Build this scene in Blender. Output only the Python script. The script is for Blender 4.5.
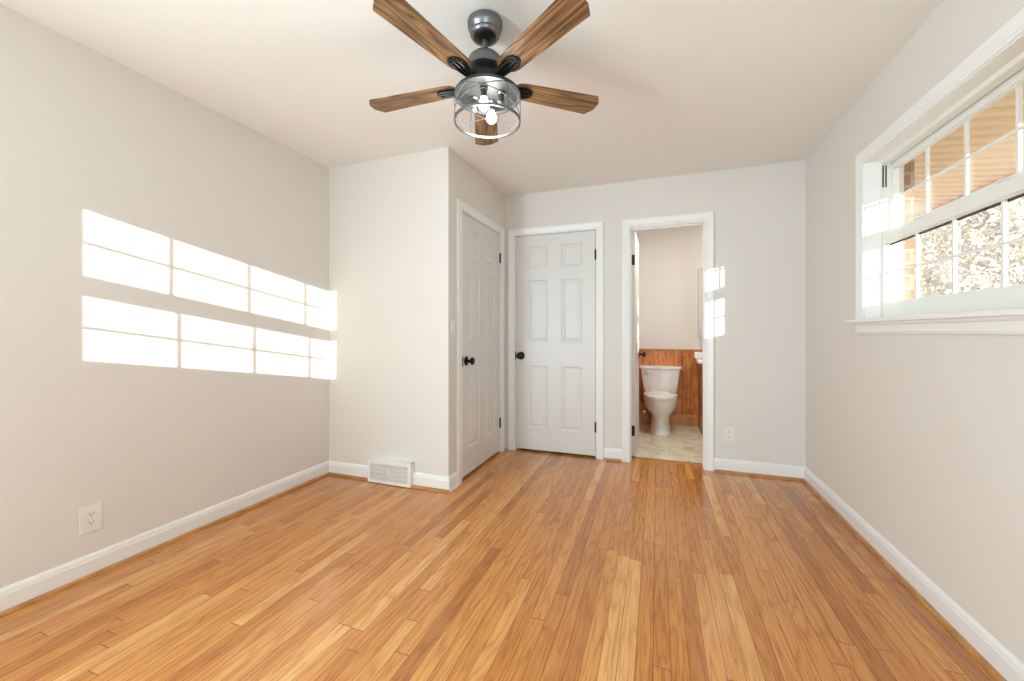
import bpy, bmesh, math, random
from mathutils import Vector, Matrix

for _o in list(bpy.data.objects):
    bpy.data.objects.remove(_o)
SC = bpy.context.scene
COL = SC.collection
PI = math.pi
random.seed(7)

# ------------------------------------------------------------------ dimensions (metres)
H = 2.44            # ceiling
W = 3.53            # room width: right wall x=0, left wall x=-W
DC = 1.113          # closet front stands at y=-DC
WC = 2.453          # closet side stands at x=-WC
RY = -4.25          # rear wall, behind the camera
BY = 1.64           # bathroom back wall

# ------------------------------------------------------------------ camera
cam_d = bpy.data.cameras.new('camera')
cam_d.sensor_width = 36.0
cam_d.lens = 402.02 * 36.0 / 1024.0
cam_d.shift_y = -(340.5 - 332.05) / 1024.0
cam_d.clip_start = 0.02
cam = bpy.data.objects.new('camera', cam_d)
COL.objects.link(cam)
cam.location = (-1.0632, -3.6367, 1.1295)
cam.rotation_euler = (PI / 2, 0, 0.3466)
SC.camera = cam

# ------------------------------------------------------------------ view
SC.view_settings.view_transform = 'Standard'
SC.view_settings.look = 'None'
SC.view_settings.gamma = 1.0
SC.view_settings.use_curve_mapping = False
SC.view_settings.exposure = 0.05
SC.cycles.use_denoising = True
SC.cycles.max_bounces = 14
SC.cycles.diffuse_bounces = 8
SC.cycles.glossy_bounces = 4
SC.cycles.transparent_max_bounces = 16
SC.cycles.caustics_reflective = False
SC.cycles.caustics_refractive = False
SC.cycles.sample_clamp_indirect = 6.0

# ------------------------------------------------------------------ sky, sun, large lights
world = bpy.data.worlds.new('sky')
SC.world = world
world.use_nodes = True
_bg = world.node_tree.nodes['Background']
_bg.inputs['Color'].default_value = (0.86, 0.93, 1.0, 1)
_bg.inputs['Strength'].default_value = 2.4


def lamp(name, kind, loc, energy, color=(1, 1, 1), **kw):
    d = bpy.data.lights.new(name, kind)
    d.energy = energy
    d.color = color
    for k, v in kw.items():
        setattr(d, k, v)
    o = bpy.data.objects.new(name, d)
    COL.objects.link(o)
    o.location = loc
    return o


SUN_DIR = Vector((-0.59, 1.0, -0.165)).normalized()
sun = lamp('sun', 'SUN', (3, -8, 5), 11.0, (1.0, 0.95, 0.87), angle=0.0055)
sun.rotation_euler = SUN_DIR.to_track_quat('-Z', 'Y').to_euler()

# added fill light, unseen, in the hall opening behind the camera
hall = lamp('hall_fill', 'AREA', (-3.06, -4.50, 1.05), 124, (0.70, 0.905, 1.0), shape='RECTANGLE', size=0.72, size_y=1.6)
hall.rotation_euler = (PI / 2 + 0.14, 0, -1.30)
# second added fill, unseen, in the entry opening on the window side
entry = lamp('entry_fill', 'AREA', (-0.51, -4.50, 1.05), 31, (0.60, 0.875, 1.0), shape='RECTANGLE', size=0.72, size_y=1.6)
entry.rotation_euler = (PI / 2 + 0.04, 0, 0.55)
# ceiling lamp of the bathroom, out of sight above the vanity
bath = lamp('bathroom_light', 'AREA', (-0.80, 0.33, 2.40), 14.5, (1.0, 0.98, 0.93), shape='DISK', size=0.28)


# ------------------------------------------------------------------ node helpers
def new_mat(name):
    m = bpy.data.materials.new(name)
    m.use_nodes = True
    nt = m.node_tree
    nt.nodes.clear()
    out = nt.nodes.new('ShaderNodeOutputMaterial')
    p = nt.nodes.new('ShaderNodeBsdfPrincipled')
    nt.links.new(p.outputs[0], out.inputs[0])
    return m, nt, p


def setp(p, **kw):
    names = {'color': 'Base Color', 'rough': 'Roughness', 'metal': 'Metallic', 'spec': 'Specular IOR Level',
             'coat': 'Coat Weight', 'coat_rough': 'Coat Roughness'}
    for k, v in kw.items():
        p.inputs[names[k]].default_value = (*v, 1) if k == 'color' else v


class N:
    """short node building"""
    def __init__(s, nt):
        s.nt = nt

    def node(s, t, **kw):
        n = s.nt.nodes.new(t)
        for k, v in kw.items():
            setattr(n, k, v)
        return n

    def put(s, sock, v):
        if hasattr(v, 'links'):
            s.nt.links.new(v, sock)
        elif v is not None:
            sock.default_value = v

    def math(s, op, a, b=None, c=None):
        n = s.node('ShaderNodeMath', operation=op)
        s.put(n.inputs[0], a)
        if b is not None:
            s.put(n.inputs[1], b)
        if c is not None:
            s.put(n.inputs[2], c)
        return n.outputs[0]

    def comb(s, x, y, z=0.0):
        n = s.node('ShaderNodeCombineXYZ')
        for i, v in enumerate((x, y, z)):
            s.put(n.inputs[i], v)
        return n.outputs[0]

    def obj_xyz(s):
        t = s.node('ShaderNodeTexCoord')
        n = s.node('ShaderNodeSeparateXYZ')
        s.nt.links.new(t.outputs['Object'], n.inputs[0])
        return n.outputs[0], n.outputs[1], n.outputs[2], t.outputs['Object']

    def noise(s, vec, scale=1.0, detail=3.0, rough=0.5, dist=0.0):
        n = s.node('ShaderNodeTexNoise')
        s.put(n.inputs['Vector'], vec)
        n.inputs['Scale'].default_value = scale
        n.inputs['Detail'].default_value = detail
        n.inputs['Roughness'].default_value = rough
        n.inputs['Distortion'].default_value = dist
        return n.outputs[0]

    def white(s, vec):
        n = s.node('ShaderNodeTexWhiteNoise', noise_dimensions='3D')
        s.put(n.inputs['Vector'], vec)
        return n.outputs[0]

    def ramp(s, fac, stops, interp='LINEAR'):
        n = s.node('ShaderNodeValToRGB')
        cr = n.color_ramp
        cr.interpolation = interp
        while len(cr.elements) < len(stops):
            cr.elements.new(0.5)
        for e, (p, c) in zip(cr.elements, stops):
            e.position = p
            e.color = (*c, 1) if len(c) == 3 else c
        s.put(n.inputs[0], fac)
        return n.outputs[0]

    def mix(s, fac, a, b, blend='MIX'):
        n = s.node('ShaderNodeMix', data_type='RGBA', blend_type=blend)
        s.put(n.inputs[0], fac)
        for sock, v in ((n.inputs[6], a), (n.inputs[7], b)):
            if isinstance(v, tuple):
                v = (*v, 1) if len(v) == 3 else v
            s.put(sock, v)
        return n.outputs[2]

    def bump(s, height, strength=0.3, dist=0.01):
        n = s.node('ShaderNodeBump')
        n.inputs['Strength'].default_value = strength
        n.inputs['Distance'].default_value = dist
        s.put(n.inputs['Height'], height)
        return n.outputs[0]


def plain(name, color, rough=0.5, metal=0.0, spec=0.5, coat=0.0, var=0.02, scale=30.0):
    m, nt, p = new_mat(name)
    setp(p, color=color, rough=rough, metal=metal, spec=spec, coat=coat)
    n = N(nt)
    x, y, z, v = n.obj_xyz()
    f = n.noise(v, scale, 3)
    a = tuple(c * (1 - var) for c in color)
    b = tuple(min(1.0, c * (1 + var)) for c in color)
    nt.links.new(n.mix(f, a, b), p.inputs['Base Color'])
    return m


def paint(name, color, rough=0.85, spec=0.25):
    m, nt, p = new_mat(name)
    setp(p, color=color, rough=rough, spec=spec)
    n = N(nt)
    x, y, z, v = n.obj_xyz()
    f = n.noise(v, 1.3, 2)
    nt.links.new(n.mix(f, tuple(c * 0.985 for c in color), tuple(min(1, c * 1.015) for c in color)), p.inputs['Base Color'])
    nt.links.new(n.bump(n.noise(v, 260, 2), 0.06, 0.002), p.inputs['Normal'])
    return m


def wood(name, stops, axis='Y', grain=(55.0, 2.2), rings=7.0, rough=0.4, coat=0.0, planks=None, groove=None, per_object=False, ring_amt=0.5):
    """wood with its grain along one axis; planks = board width makes separate boards, groove darkens their V joints"""
    m, nt, p = new_mat(name)
    setp(p, rough=rough, coat=coat, coat_rough=0.15)
    n = N(nt)
    x, y, z, v = n.obj_xyz()
    al, ac, dp = {'Y': (y, x, z), 'X': (x, y, z), 'Z': (z, x, y)}[axis]
    seed = 0.0
    if per_object:
        oi = n.node('ShaderNodeObjectInfo')
        seed = n.math('MULTIPLY', oi.outputs['Random'], 37.0)
    if planks:
        row = n.math('FLOOR', n.math('DIVIDE', ac, planks))
        rnd = n.white(n.comb(row, 3.7, 0.0))
        seed = n.math('MULTIPLY', rnd, 31.0)
    big = n.noise(n.comb(n.math('MULTIPLY', ac, grain[0] * 0.22), n.math('MULTIPLY', al, grain[1]), seed), 1.0, 2, 0.5)
    ring = n.math('FRACT', n.math('MULTIPLY', big, rings))
    ring = n.math('ABSOLUTE', n.math('SUBTRACT', n.math('MULTIPLY', ring, 2.0), 1.0))
    fine = n.noise(n.comb(n.math('MULTIPLY', ac, grain[0] * 4), n.math('MULTIPLY', al, grain[1] * 3), seed), 1.0, 3, 0.6)
    f = n.math('ADD', n.math('MULTIPLY', ring, ring_amt), n.math('MULTIPLY', fine, 1.0 - ring_amt))
    if planks:
        f = n.math('ADD', f, n.math('MULTIPLY', n.math('SUBTRACT', rnd, 0.5), 0.35))
    c = n.ramp(f, stops)
    nt.links.new(c, p.inputs['Base Color'])
    nt.links.new(n.bump(fine, 0.08, 0.002), p.inputs['Normal'])
    return m


def floor_mat():
    m, nt, p = new_mat('oak_strip_floor')
    setp(p, rough=0.3, spec=0.45, coat=0.35, coat_rough=0.16)
    n = N(nt)
    x, y, z, v = n.obj_xyz()
    PW, PL = 0.0572, 1.05
    xs = n.math('DIVIDE', n.math('ADD', x, 10.0), PW)
    row = n.math('FLOOR', xs)
    fx = n.math('FRACT', xs)
    r1 = n.white(n.comb(row, 1.3, 0.5))
    r2 = n.white(n.comb(row, 9.1, 2.5))
    pl = n.math('ADD', n.math('MULTIPLY', r2, 0.7), PL * 0.65)
    ys = n.math('ADD', n.math('DIVIDE', n.math('ADD', y, 20.0), pl), n.math('MULTIPLY', r1, 11.0))
    idx = n.math('FLOOR', ys)
    fy = n.math('FRACT', ys)
    rnd = n.white(n.comb(row, idx, 4.4))
    seed = n.math('MULTIPLY', rnd, 83.0)
    base = n.ramp(rnd, [(0.0, (0.450, 0.168, 0.038)), (0.12, (0.570, 0.228, 0.054)), (0.5, (0.640, 0.272, 0.068)),
                        (0.85, (0.690, 0.310, 0.084)), (1.0, (0.780, 0.415, 0.140))])
    big = n.noise(n.comb(n.math('MULTIPLY', x, 13.0), n.math('MULTIPLY', y, 1.3), seed), 1.0, 2, 0.5)
    ring = n.math('FRACT', n.math('MULTIPLY', big, 9.0))
    ring = n.math('ABSOLUTE', n.math('SUBTRACT', n.math('MULTIPLY', ring, 2.0), 1.0))
    ring = n.math('POWER', ring, 2.2)
    fine = n.noise(n.comb(n.math('MULTIPLY', x, 210.0), n.math('MULTIPLY', y, 7.0), seed), 1.0, 3, 0.65)
    mid = n.noise(n.comb(n.math('MULTIPLY', x, 60.0), n.math('MULTIPLY', y, 2.5), seed), 1.0, 3, 0.6)
    dark = n.math('ADD', n.math('MULTIPLY', ring, 0.50), n.math('MULTIPLY', n.ramp(fine, [(0.46, (0, 0, 0)), (0.66, (1, 1, 1))]), 0.42))
    dark = n.math('ADD', dark, n.math('MULTIPLY', n.ramp(mid, [(0.35, (0, 0, 0)), (0.75, (1, 1, 1))]), 0.34))
    c = n.mix(dark, base, n.mix(1.0, base, (0.58, 0.44, 0.31), 'MULTIPLY'))
    # joints
    ex = n.math('MULTIPLY', n.math('MINIMUM', fx, n.math('SUBTRACT', 1.0, fx)), PW)
    ey = n.math('MULTIPLY', n.math('MINIMUM', fy, n.math('SUBTRACT', 1.0, fy)), pl)
    jr = n.math('MULTIPLY', n.white(n.comb(row, 5.5, 8.0)), 0.0011)
    jx = n.math('LESS_THAN', ex, n.math('ADD', jr, 0.0006))
    jy = n.math('LESS_THAN', ey, 0.0018)
    j = n.math('MULTIPLY', n.math('MAXIMUM', jx, jy), 0.80)
    c = n.mix(j, c, (0.12, 0.045, 0.014))
    nt.links.new(c, p.inputs['Base Color'])
    rr = n.math('ADD', 0.13, n.math('MULTIPLY', n.noise(n.comb(n.math('MULTIPLY', x, 9), n.math('MULTIPLY', y, 2), seed), 1.0, 3), 0.16))
    nt.links.new(rr, p.inputs['Roughness'])
    hgt = n.math('SUBTRACT', n.math('MULTIPLY', n.noise(n.comb(n.math('MULTIPLY', x, 20), n.math('MULTIPLY', y, 1.2), seed), 1.0, 1), 0.25), j)
    nt.links.new(n.bump(hgt, 0.25, 0.0012), p.inputs['Normal'])
    return m


def tile_mat():
    m, nt, p = new_mat('bathroom_vinyl_floor')
    setp(p, rough=0.35)
    n = N(nt)
    x, y, z, v = n.obj_xyz()
    f = n.noise(v, 5.0, 6, 0.62, 1.2)
    c = n.ramp(f, [(0.30, (0.50, 0.43, 0.32)), (0.5, (0.72, 0.64, 0.49)), (0.68, (0.83, 0.76, 0.63))])
    b = n.node('ShaderNodeTexBrick', offset=0.5)
    nt.links.new(v, b.inputs['Vector'])
    b.inputs['Scale'].default_value = 1.0
    b.inputs['Brick Width'].default_value = 0.32
    b.inputs['Row Height'].default_value = 0.32
    b.inputs['Mortar Size'].default_value = 0.004
    nt.links.new(n.mix(n.math('MULTIPLY', b.outputs['Fac'], 0.45), c, (0.30, 0.27, 0.23)), p.inputs['Base Color'])
    return m


def brick_mat():
    m, nt, p = new_mat('orange_brick')
    setp(p, rough=0.9, spec=0.2)
    n = N(nt)
    x, y, z, v = n.obj_xyz()
    b = n.node('ShaderNodeTexBrick')
    nt.links.new(n.comb(n.math('ADD', x, y), z, 0.0), b.inputs['Vector'])
    b.inputs['Scale'].default_value = 1.0
    b.inputs['Brick Width'].default_value = 0.203
    b.inputs['Row Height'].default_value = 0.068
    b.inputs['Mortar Size'].default_value = 0.006
    b.inputs['Color1'].default_value = (0.34, 0.120, 0.050, 1)
    b.inputs['Color2'].default_value = (0.28, 0.10, 0.045, 1)
    b.inputs['Mortar'].default_value = (0.46, 0.36, 0.26, 1)
    nt.links.new(n.mix(0.35, b.outputs['Color'], n.ramp(n.noise(v, 25, 4), [(0.3, (0.25, 0.09, 0.04)), (0.7, (0.40, 0.17, 0.08))])), p.inputs['Base Color'])
    return m


def glass_mat():
    m = bpy.data.materials.new('window_glass')
    m.use_nodes = True
    nt = m.node_tree
    nt.nodes.clear()
    out = nt.nodes.new('ShaderNodeOutputMaterial')
    tr = nt.nodes.new('ShaderNodeBsdfTransparent')
    tr.inputs[0].default_value = (0.95, 0.97, 0.96, 1)
    gl = nt.nodes.new('ShaderNodeBsdfGlossy')
    gl.inputs['Roughness'].default_value = 0.02
    lw = nt.nodes.new('ShaderNodeLayerWeight')
    lw.inputs[0].default_value = 0.5
    pw = nt.nodes.new('ShaderNodeMath')
    pw.operation = 'POWER'
    pw.inputs[1].default_value = 4.0
    nt.links.new(lw.outputs['Facing'], pw.inputs[0])
    fr = nt.nodes.new('ShaderNodeMath')
    fr.operation = 'MULTIPLY_ADD'
    fr.inputs[1].default_value = 0.45
    fr.inputs[2].default_value = 0.03
    nt.links.new(pw.outputs[0], fr.inputs[0])
    mx = nt.nodes.new('ShaderNodeMixShader')
    nt.links.new(fr.outputs[0], mx.inputs[0])
    nt.links.new(tr.outputs[0], mx.inputs[1])
    nt.links.new(gl.outputs[0], mx.inputs[2])
    du = nt.nodes.new('ShaderNodeBsdfTranslucent')      # pale veil of glare haze painted into the pane
    du.inputs[0].default_value = (0.9, 0.88, 0.84, 1)
    m2 = nt.nodes.new('ShaderNodeMixShader')
    m2.inputs[0].default_value = 0.045
    nt.links.new(mx.outputs[0], m2.inputs[1])
    nt.links.new(du.outputs[0], m2.inputs[2])
    nt.links.new(m2.outputs[0], out.inputs[0])
    return m


def leaf_mat(name, a, b):
    m, nt, p = new_mat(name)
    setp(p, rough=0.8, spec=0.15)
    n = N(nt)
    x, y, z, v = n.obj_xyz()
    g = n.node('ShaderNodeNewGeometry')
    nt.links.new(n.ramp(g.outputs['Random Per Island'], [(0.0, a), (0.6, tuple((i + j) / 2 for i, j in zip(a, b))), (1.0, b)]), p.inputs['Base Color'])
    return m


def bulb_mat():
    m, nt, p = new_mat('lit_bulb')
    setp(p, color=(1, 0.98, 0.94), rough=0.2)
    p.inputs['Emission Color'].default_value = (1.0, 0.93, 0.82, 1)
    p.inputs['Emission Strength'].default_value = 26.0
    return m


WALL = (0.705, 0.668, 0.630)
M = {
    'wall': paint('greige_wall_paint', WALL),
    'bath_wall': paint('bathroom_wall_paint', (0.77, 0.74, 0.705)),
    'ceiling': paint('ceiling_paint', (0.80, 0.775, 0.745)),
    'trim': plain('white_trim_paint', (0.80, 0.80, 0.785), 0.35, var=0.01),
    'door': plain('white_door_paint', (0.680, 0.665, 0.645), 0.38, var=0.01),
    'vinyl': plain('white_vinyl', (0.80, 0.80, 0.77), 0.35, var=0.01),
    'floor': floor_mat(),
    'tile': tile_mat(),
    'shoe_oak': wood('oak_shoe_moulding', [(0.2, (0.36, 0.15, 0.045)), (0.8, (0.52, 0.245, 0.085))], 'Y', rough=0.3),
    'shoe_oak_x': wood('oak_shoe_moulding_across', [(0.2, (0.36, 0.15, 0.045)), (0.8, (0.52, 0.245, 0.085))], 'X', rough=0.3),
    'panel': wood('wainscot_wood', [(0.08, (0.36, 0.105, 0.022)), (0.40, (0.60, 0.205, 0.050)), (0.85, (0.74, 0.30, 0.085))], 'Z', (40.0, 2.0), 6.0, rough=0.35, planks=0.0915),
    'rail': wood('wainscot_rail_wood', [(0.1, (0.42, 0.16, 0.042)), (0.9, (0.64, 0.30, 0.098))], 'X', rough=0.35),
    'cabinet': wood('vanity_wood', [(0.1, (0.20, 0.06, 0.015)), (0.9, (0.42, 0.17, 0.052))], 'Z', rough=0.35),
    'blade': wood('fan_blade_wood', [(0.10, (0.040, 0.018, 0.007)), (0.32, (0.130, 0.060, 0.022)), (0.60, (0.245, 0.125, 0.047)), (0.95, (0.35, 0.20, 0.084))],
                  'X', (70.0, 1.1), 11.0, rough=0.42, per_object=True, ring_amt=0.62),
    'bronze': plain('dark_bronze', (0.022, 0.018, 0.015), 0.32, 0.8),
    'black': plain('black_metal', (0.018, 0.018, 0.019), 0.35, 0.6),
    'pewter': plain('brushed_pewter', (0.20, 0.20, 0.205), 0.34, 0.95, var=0.12, scale=60),
    'silver': plain('silver_metal', (0.30, 0.30, 0.297), 0.35, 0.9, var=0.05),
    'wire': plain('grey_wire', (0.10, 0.10, 0.098), 0.6, 0.2, var=0.05),
    'plate': plain('grey_lamp_plate', (0.065, 0.065, 0.064), 0.45, 0.5, var=0.06),
    'frost': plain('unlit_frosted_bulb', (0.20, 0.20, 0.195), 0.25),
    'cabinet_grey': plain('grey_white_enamel', (0.56, 0.54, 0.505), 0.4),
    'chrome': plain('chrome', (0.72, 0.72, 0.72), 0.12, 1.0),
    'porcelain': plain('white_porcelain', (0.80, 0.785, 0.75), 0.12, coat=0.4, var=0.005),
    'plastic': plain('white_plastic', (0.76, 0.735, 0.69), 0.35, var=0.01),
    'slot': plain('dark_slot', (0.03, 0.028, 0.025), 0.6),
    'vent': plain('white_enamel', (0.80, 0.79, 0.77), 0.35, var=0.01),
    'duct': plain('duct_grey', (0.36, 0.36, 0.36), 0.6, 0.2),
    'mirror': plain('mirror', (0.85, 0.86, 0.86), 0.03, 1.0, var=0.0),
    'brick': brick_mat(),
    'soffit': plain('tan_vinyl_soffit', (0.82, 0.70, 0.54), 0.55, var=0.02),
    'fascia': plain('tan_fascia', (0.60, 0.43, 0.27), 0.5),
    'ground': plain('leaf_litter_ground', (0.42, 0.34, 0.22), 0.95, var=0.35, scale=4),
    'bark': plain('grey_bark', (0.36, 0.32, 0.27), 0.9, var=0.3, scale=8),
    'leaf_tan': leaf_mat('tan_winter_leaves', (0.52, 0.41, 0.27), (0.80, 0.68, 0.49)),
    'leaf_gold': leaf_mat('gold_winter_leaves', (0.56, 0.42, 0.23), (0.80, 0.63, 0.37)),
    'leaf_grey': leaf_mat('grey_twigs', (0.48, 0.44, 0.39), (0.72, 0.67, 0.60)),
    'glass': glass_mat(),
    'bulb': bulb_mat(),
}


# ------------------------------------------------------------------ mesh helpers
class MB:
    def __init__(s, T=None):
        s.bm = bmesh.new()
        s.T = T

    def v(s, p):
        p = Vector(p)
        return s.bm.verts.new(s.T @ p if s.T else p)

    def face(s, vs):
        try:
            return s.bm.faces.new(vs)
        except ValueError:
            return None

    def box(s, x0, x1, y0, y1, z0, z1, bev=0.0, seg=2):
        vs = [s.v(p) for p in ((x0, y0, z0), (x1, y0, z0), (x1, y1, z0), (x0, y1, z0), (x0, y0, z1), (x1, y0, z1), (x1, y1, z1), (x0, y1, z1))]
        fs = [s.face([vs[i] for i in q]) for q in ((0, 3, 2, 1), (4, 5, 6, 7), (0, 1, 5, 4), (1, 2, 6, 5), (2, 3, 7, 6), (3, 0, 4, 7))]
        if bev > 0:
            es = list({e for f in fs for e in f.edges})
            bmesh.ops.bevel(s.bm, geom=es, offset=bev, segments=seg, affect='EDGES', profile=0.5)
        return s

    def prism(s, poly, fn, a, b):
        """poly 2D extruded from a to b; fn(u, v, t) -> point"""
        A = [s.v(fn(u, v, a)) for u, v in poly]
        B = [s.v(fn(u, v, b)) for u, v in poly]
        n = len(poly)
        for i in range(n):
            s.face([A[i], A[(i + 1) % n], B[(i + 1) % n], B[i]])
        s.face(A[::-1])
        s.face(B)
        return s

    def rings(s, rings, cap=True, close=True):
        R = [[s.v(p) for p in r] for r in rings]
        n = len(R[0])
        for a, b in zip(R, R[1:]):
            for i in range(n if close else n - 1):
                s.face([a[i], a[(i + 1) % n], b[(i + 1) % n], b[i]])
        if cap:
            s.face(R[0][::-1])
            s.face(R[-1])
        return s

    def lathe(s, prof, c=(0, 0, 0), axis='Z', seg=32, cap=True):
        c = Vector(c)

        def pt(r, h, a):
            q = {'Z': (r * math.cos(a), r * math.sin(a), h), 'Y': (r * math.cos(a), h, r * math.sin(a)), 'X': (h, r * math.cos(a), r * math.sin(a))}[axis]
            return c + Vector(q)
        return s.rings([[pt(max(r, 1e-4), h, 2 * PI * i / seg) for i in range(seg)] for r, h in prof], cap)

    def tube(s, pts, r, seg=10, closed=False):
        pts = [Vector(p) for p in pts]
        n = len(pts)
        rr = r if isinstance(r, (list, tuple)) else [r] * n
        R = []
        up = None
        for i, p in enumerate(pts):
            if closed:
                t = (pts[(i + 1) % n] - pts[i - 1]).normalized()
            else:
                t = (pts[min(i + 1, n - 1)] - pts[max(i - 1, 0)]).normalized()
            if up is None:
                up = Vector((0, 0, 1)) if abs(t.z) < 0.9 else Vector((1, 0, 0))
            a = t.cross(up)
            if a.length < 1e-5:
                a = t.cross(Vector((0.3, 1, 0.2)))
            a.normalize()
            b = t.cross(a).normalized()
            up = -b if False else up
            R.append([p + (a * math.cos(2 * PI * k / seg) + b * math.sin(2 * PI * k / seg)) * rr[i] for k in range(seg)])
        if closed:
            R.append(R[0])
        return s.rings(R, cap=not closed)

    def make(s, name, mat, parent=None, loc=(0, 0, 0), smooth=False):
        bmesh.ops.remove_doubles(s.bm, verts=s.bm.verts, dist=1e-6)
        bmesh.ops.recalc_face_normals(s.bm, faces=s.bm.faces)
        me = bpy.data.meshes.new(name)
        off = Vector(loc)
        if parent is not None:
            off = root_of(parent)['base'] if False else ROOT_BASE.get(parent.name, off)
        for vv in s.bm.verts:
            vv.co -= off
        s.bm.to_mesh(me)
        s.bm.free()
        me.materials.append(M[mat] if isinstance(mat, str) else mat)
        if smooth:
            for f in me.polygons:
                f.use_smooth = True
            try:
                me.set_sharp_from_angle(angle=math.radians(38))
            except Exception:
                pass
        o = bpy.data.objects.new(name, me)
        COL.objects.link(o)
        if parent is not None:
            o.parent = parent
            ROOT_BASE[o.name] = off
        else:
            o.location = off
            ROOT_BASE[o.name] = off
        return o


ROOT_BASE = {}


def tag(o, label=None, cat=None, group=None, kind=None):
    if label:
        o['label'] = label
    if cat:
        o['category'] = cat
    if group:
        o['group'] = group
    if kind:
        o['kind'] = kind
    return o


def thing(name, loc, label, cat, group=None, kind=None):
    o = bpy.data.objects.new(name, None)
    o.empty_display_size = 0.1
    COL.objects.link(o)
    o.location = loc
    ROOT_BASE[o.name] = Vector(loc)
    return tag(o, label, cat, group, kind)


def struct(o, label, cat):
    return tag(o, label, cat, None, 'structure')


def slab(name, mat, boxes, label, cat):
    m = MB()
    for b in boxes:
        m.box(*b)
    return struct(m.make(name, mat), label, cat)


def wall_with_hole(axis, a0, a1, t0, t1, holes, z1=H):
    """boxes of a wall running along axis from a0 to a1, t0..t1 thick, with rectangular holes (u0,u1,z0,z1) sorted by u"""
    out = []

    def bx(u0, u1, z0, zz):
        if u1 - u0 < 1e-4 or zz - z0 < 1e-4:
            return
        out.append((u0, u1, t0, t1, z0, zz) if axis == 'x' else (t0, t1, u0, u1, z0, zz))
    cur = a0
    for u0, u1, h0, h1 in holes:
        bx(cur, u0, 0, z1)
        bx(u0, u1, 0, h0)
        bx(u0, u1, h1, z1)
        cur = u1
    bx(cur, a1, 0, z1)
    return out


# ------------------------------------------------------------------ openings
D1 = (-2.341, -1.580)           # closed closet door in the back wall (clear width)
D2 = (-0.897, -0.118)           # closet side door along y
D3 = (-1.282, -0.700)           # bathroom doorway
DZ = 2.045
WT = 0.115                      # inner wall thickness
J = 0.018                       # jamb board thickness
WIN_Y = (-2.002, -0.920)        # right window opening along y
WIN_Z = (1.200, 2.058)
R0, R1 = -2.552, -1.445         # rear window opening along x (behind the camera)
HALL = (-3.48, -2.64)           # hall opening in the rear wall
ENT = (-0.94, -0.08)            # entry opening in the rear wall, window side

# ------------------------------------------------------------------ shell
slab('floor', 'floor', [(-W - 0.15, 0.25, RY - 0.16, 0.13, -0.08, 0.0), (-W - 0.15, -1.42, 0.13, BY + 0.1, -0.08, 0.0), (-W - 0.15, -2.5, RY - 1.6, RY - 0.16, -0.08, 0), (-1.04, 0.0, -5.22, RY - 0.16, -0.08, 0)],
     'honey oak strip floor of the bedroom with dark joints', 'floor')
slab('floor_bathroom', 'tile', [(-1.42, 0.25, 0.13, BY + 0.1, -0.08, 0.0)], 'mottled beige stone-look floor seen through the bathroom doorway', 'floor')
slab('ceiling', 'ceiling', [(-W - 0.15, 0.25, RY - 0.16, BY + 0.1, H, H + 0.1), (-W - 0.15, -2.5, RY - 1.6, RY - 0.16, H, H + 0.1), (-1.04, 0.0, -5.22, RY - 0.16, H, H + 0.1)],
     'smooth pale ceiling that carries the fan', 'ceiling')
slab('wall_left', 'wall', [(-W - 0.12, -W, RY - 1.6, BY, 0, H)], 'greige wall struck by the window-shaped patch of sunlight', 'wall')
slab('wall_right', 'wall', wall_with_hole('y', RY - 0.16, BY, 0.0, 0.165, [(WIN_Y[0], WIN_Y[1], WIN_Z[0], WIN_Z[1])]),
     'greige wall with the wide white window', 'wall')
slab('wall_back', 'wall', wall_with_hole('x', -W, 0.0, 0.0, WT, [(D1[0] - J, D1[1] + J, 0, DZ + J), (D3[0] - J, D3[1] + J, 0, DZ + J)]),
     'greige end wall holding the closed six-panel door and the bathroom doorway', 'wall')
slab('wall_front', 'wall', [(-W, -WC, -DC, -DC + WT, 0, H)], 'greige closet wall above the floor register', 'wall')
slab('wall_side', 'wall', wall_with_hole('y', -DC + WT, 0.0, -WC - WT, -WC, [(D2[0] - J, D2[1] + J, 0, DZ + J)]),
     'short greige closet wall with the light switch and a door', 'wall')
slab('wall_rear', 'wall', wall_with_hole('x', -W, 0.0, RY - 0.16, RY, [(HALL[0], HALL[1], 0, 2.05), (R0, R1, WIN_Z[0], WIN_Z[1]), (ENT[0], ENT[1], 0, 2.05)]),
     'greige wall behind the photographer with a window and the hall opening', 'wall')
slab('wall_entry', 'wall', [(-1.04, -0.96, -5.16, RY - 0.16, 0, H), (-0.06, 0.0, -5.16, RY - 0.16, 0, H), (-1.04, 0.0, -5.22, -5.16, 0, H)],
     'pale wall of the entry behind the photographer', 'wall')
slab('wall_hall', 'wall', [(-2.62, -2.52, RY - 1.6, RY - 0.16, 0, H), (-W, -2.52, RY - 1.6, RY - 1.5, 0, H)], 'pale wall of the hall behind the photographer', 'wall')
slab('wall_bathroom', 'bath_wall', [(-1.52, -1.42, WT, BY, 0, H), (-2.6, 0.25, BY, BY + 0.1, 0, H)], 'off-white bathroom wall above the wood panelling', 'wall')
slab('wall_closet', 'wall', [(-2.6, -2.5, WT, BY, 0, H)], 'inner wall of the closet behind the closed door', 'wall')


# ------------------------------------------------------------------ trim: casings, baseboards, shoe moulding
CAS = [(0.0, 0.0), (0.0, 0.009), (0.006, 0.012), (0.012, 0.0125), (0.018, 0.010), (0.036, 0.014), (0.050, 0.018), (0.061, 0.018), (0.064, 0.015), (0.064, 0.0)]


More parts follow.
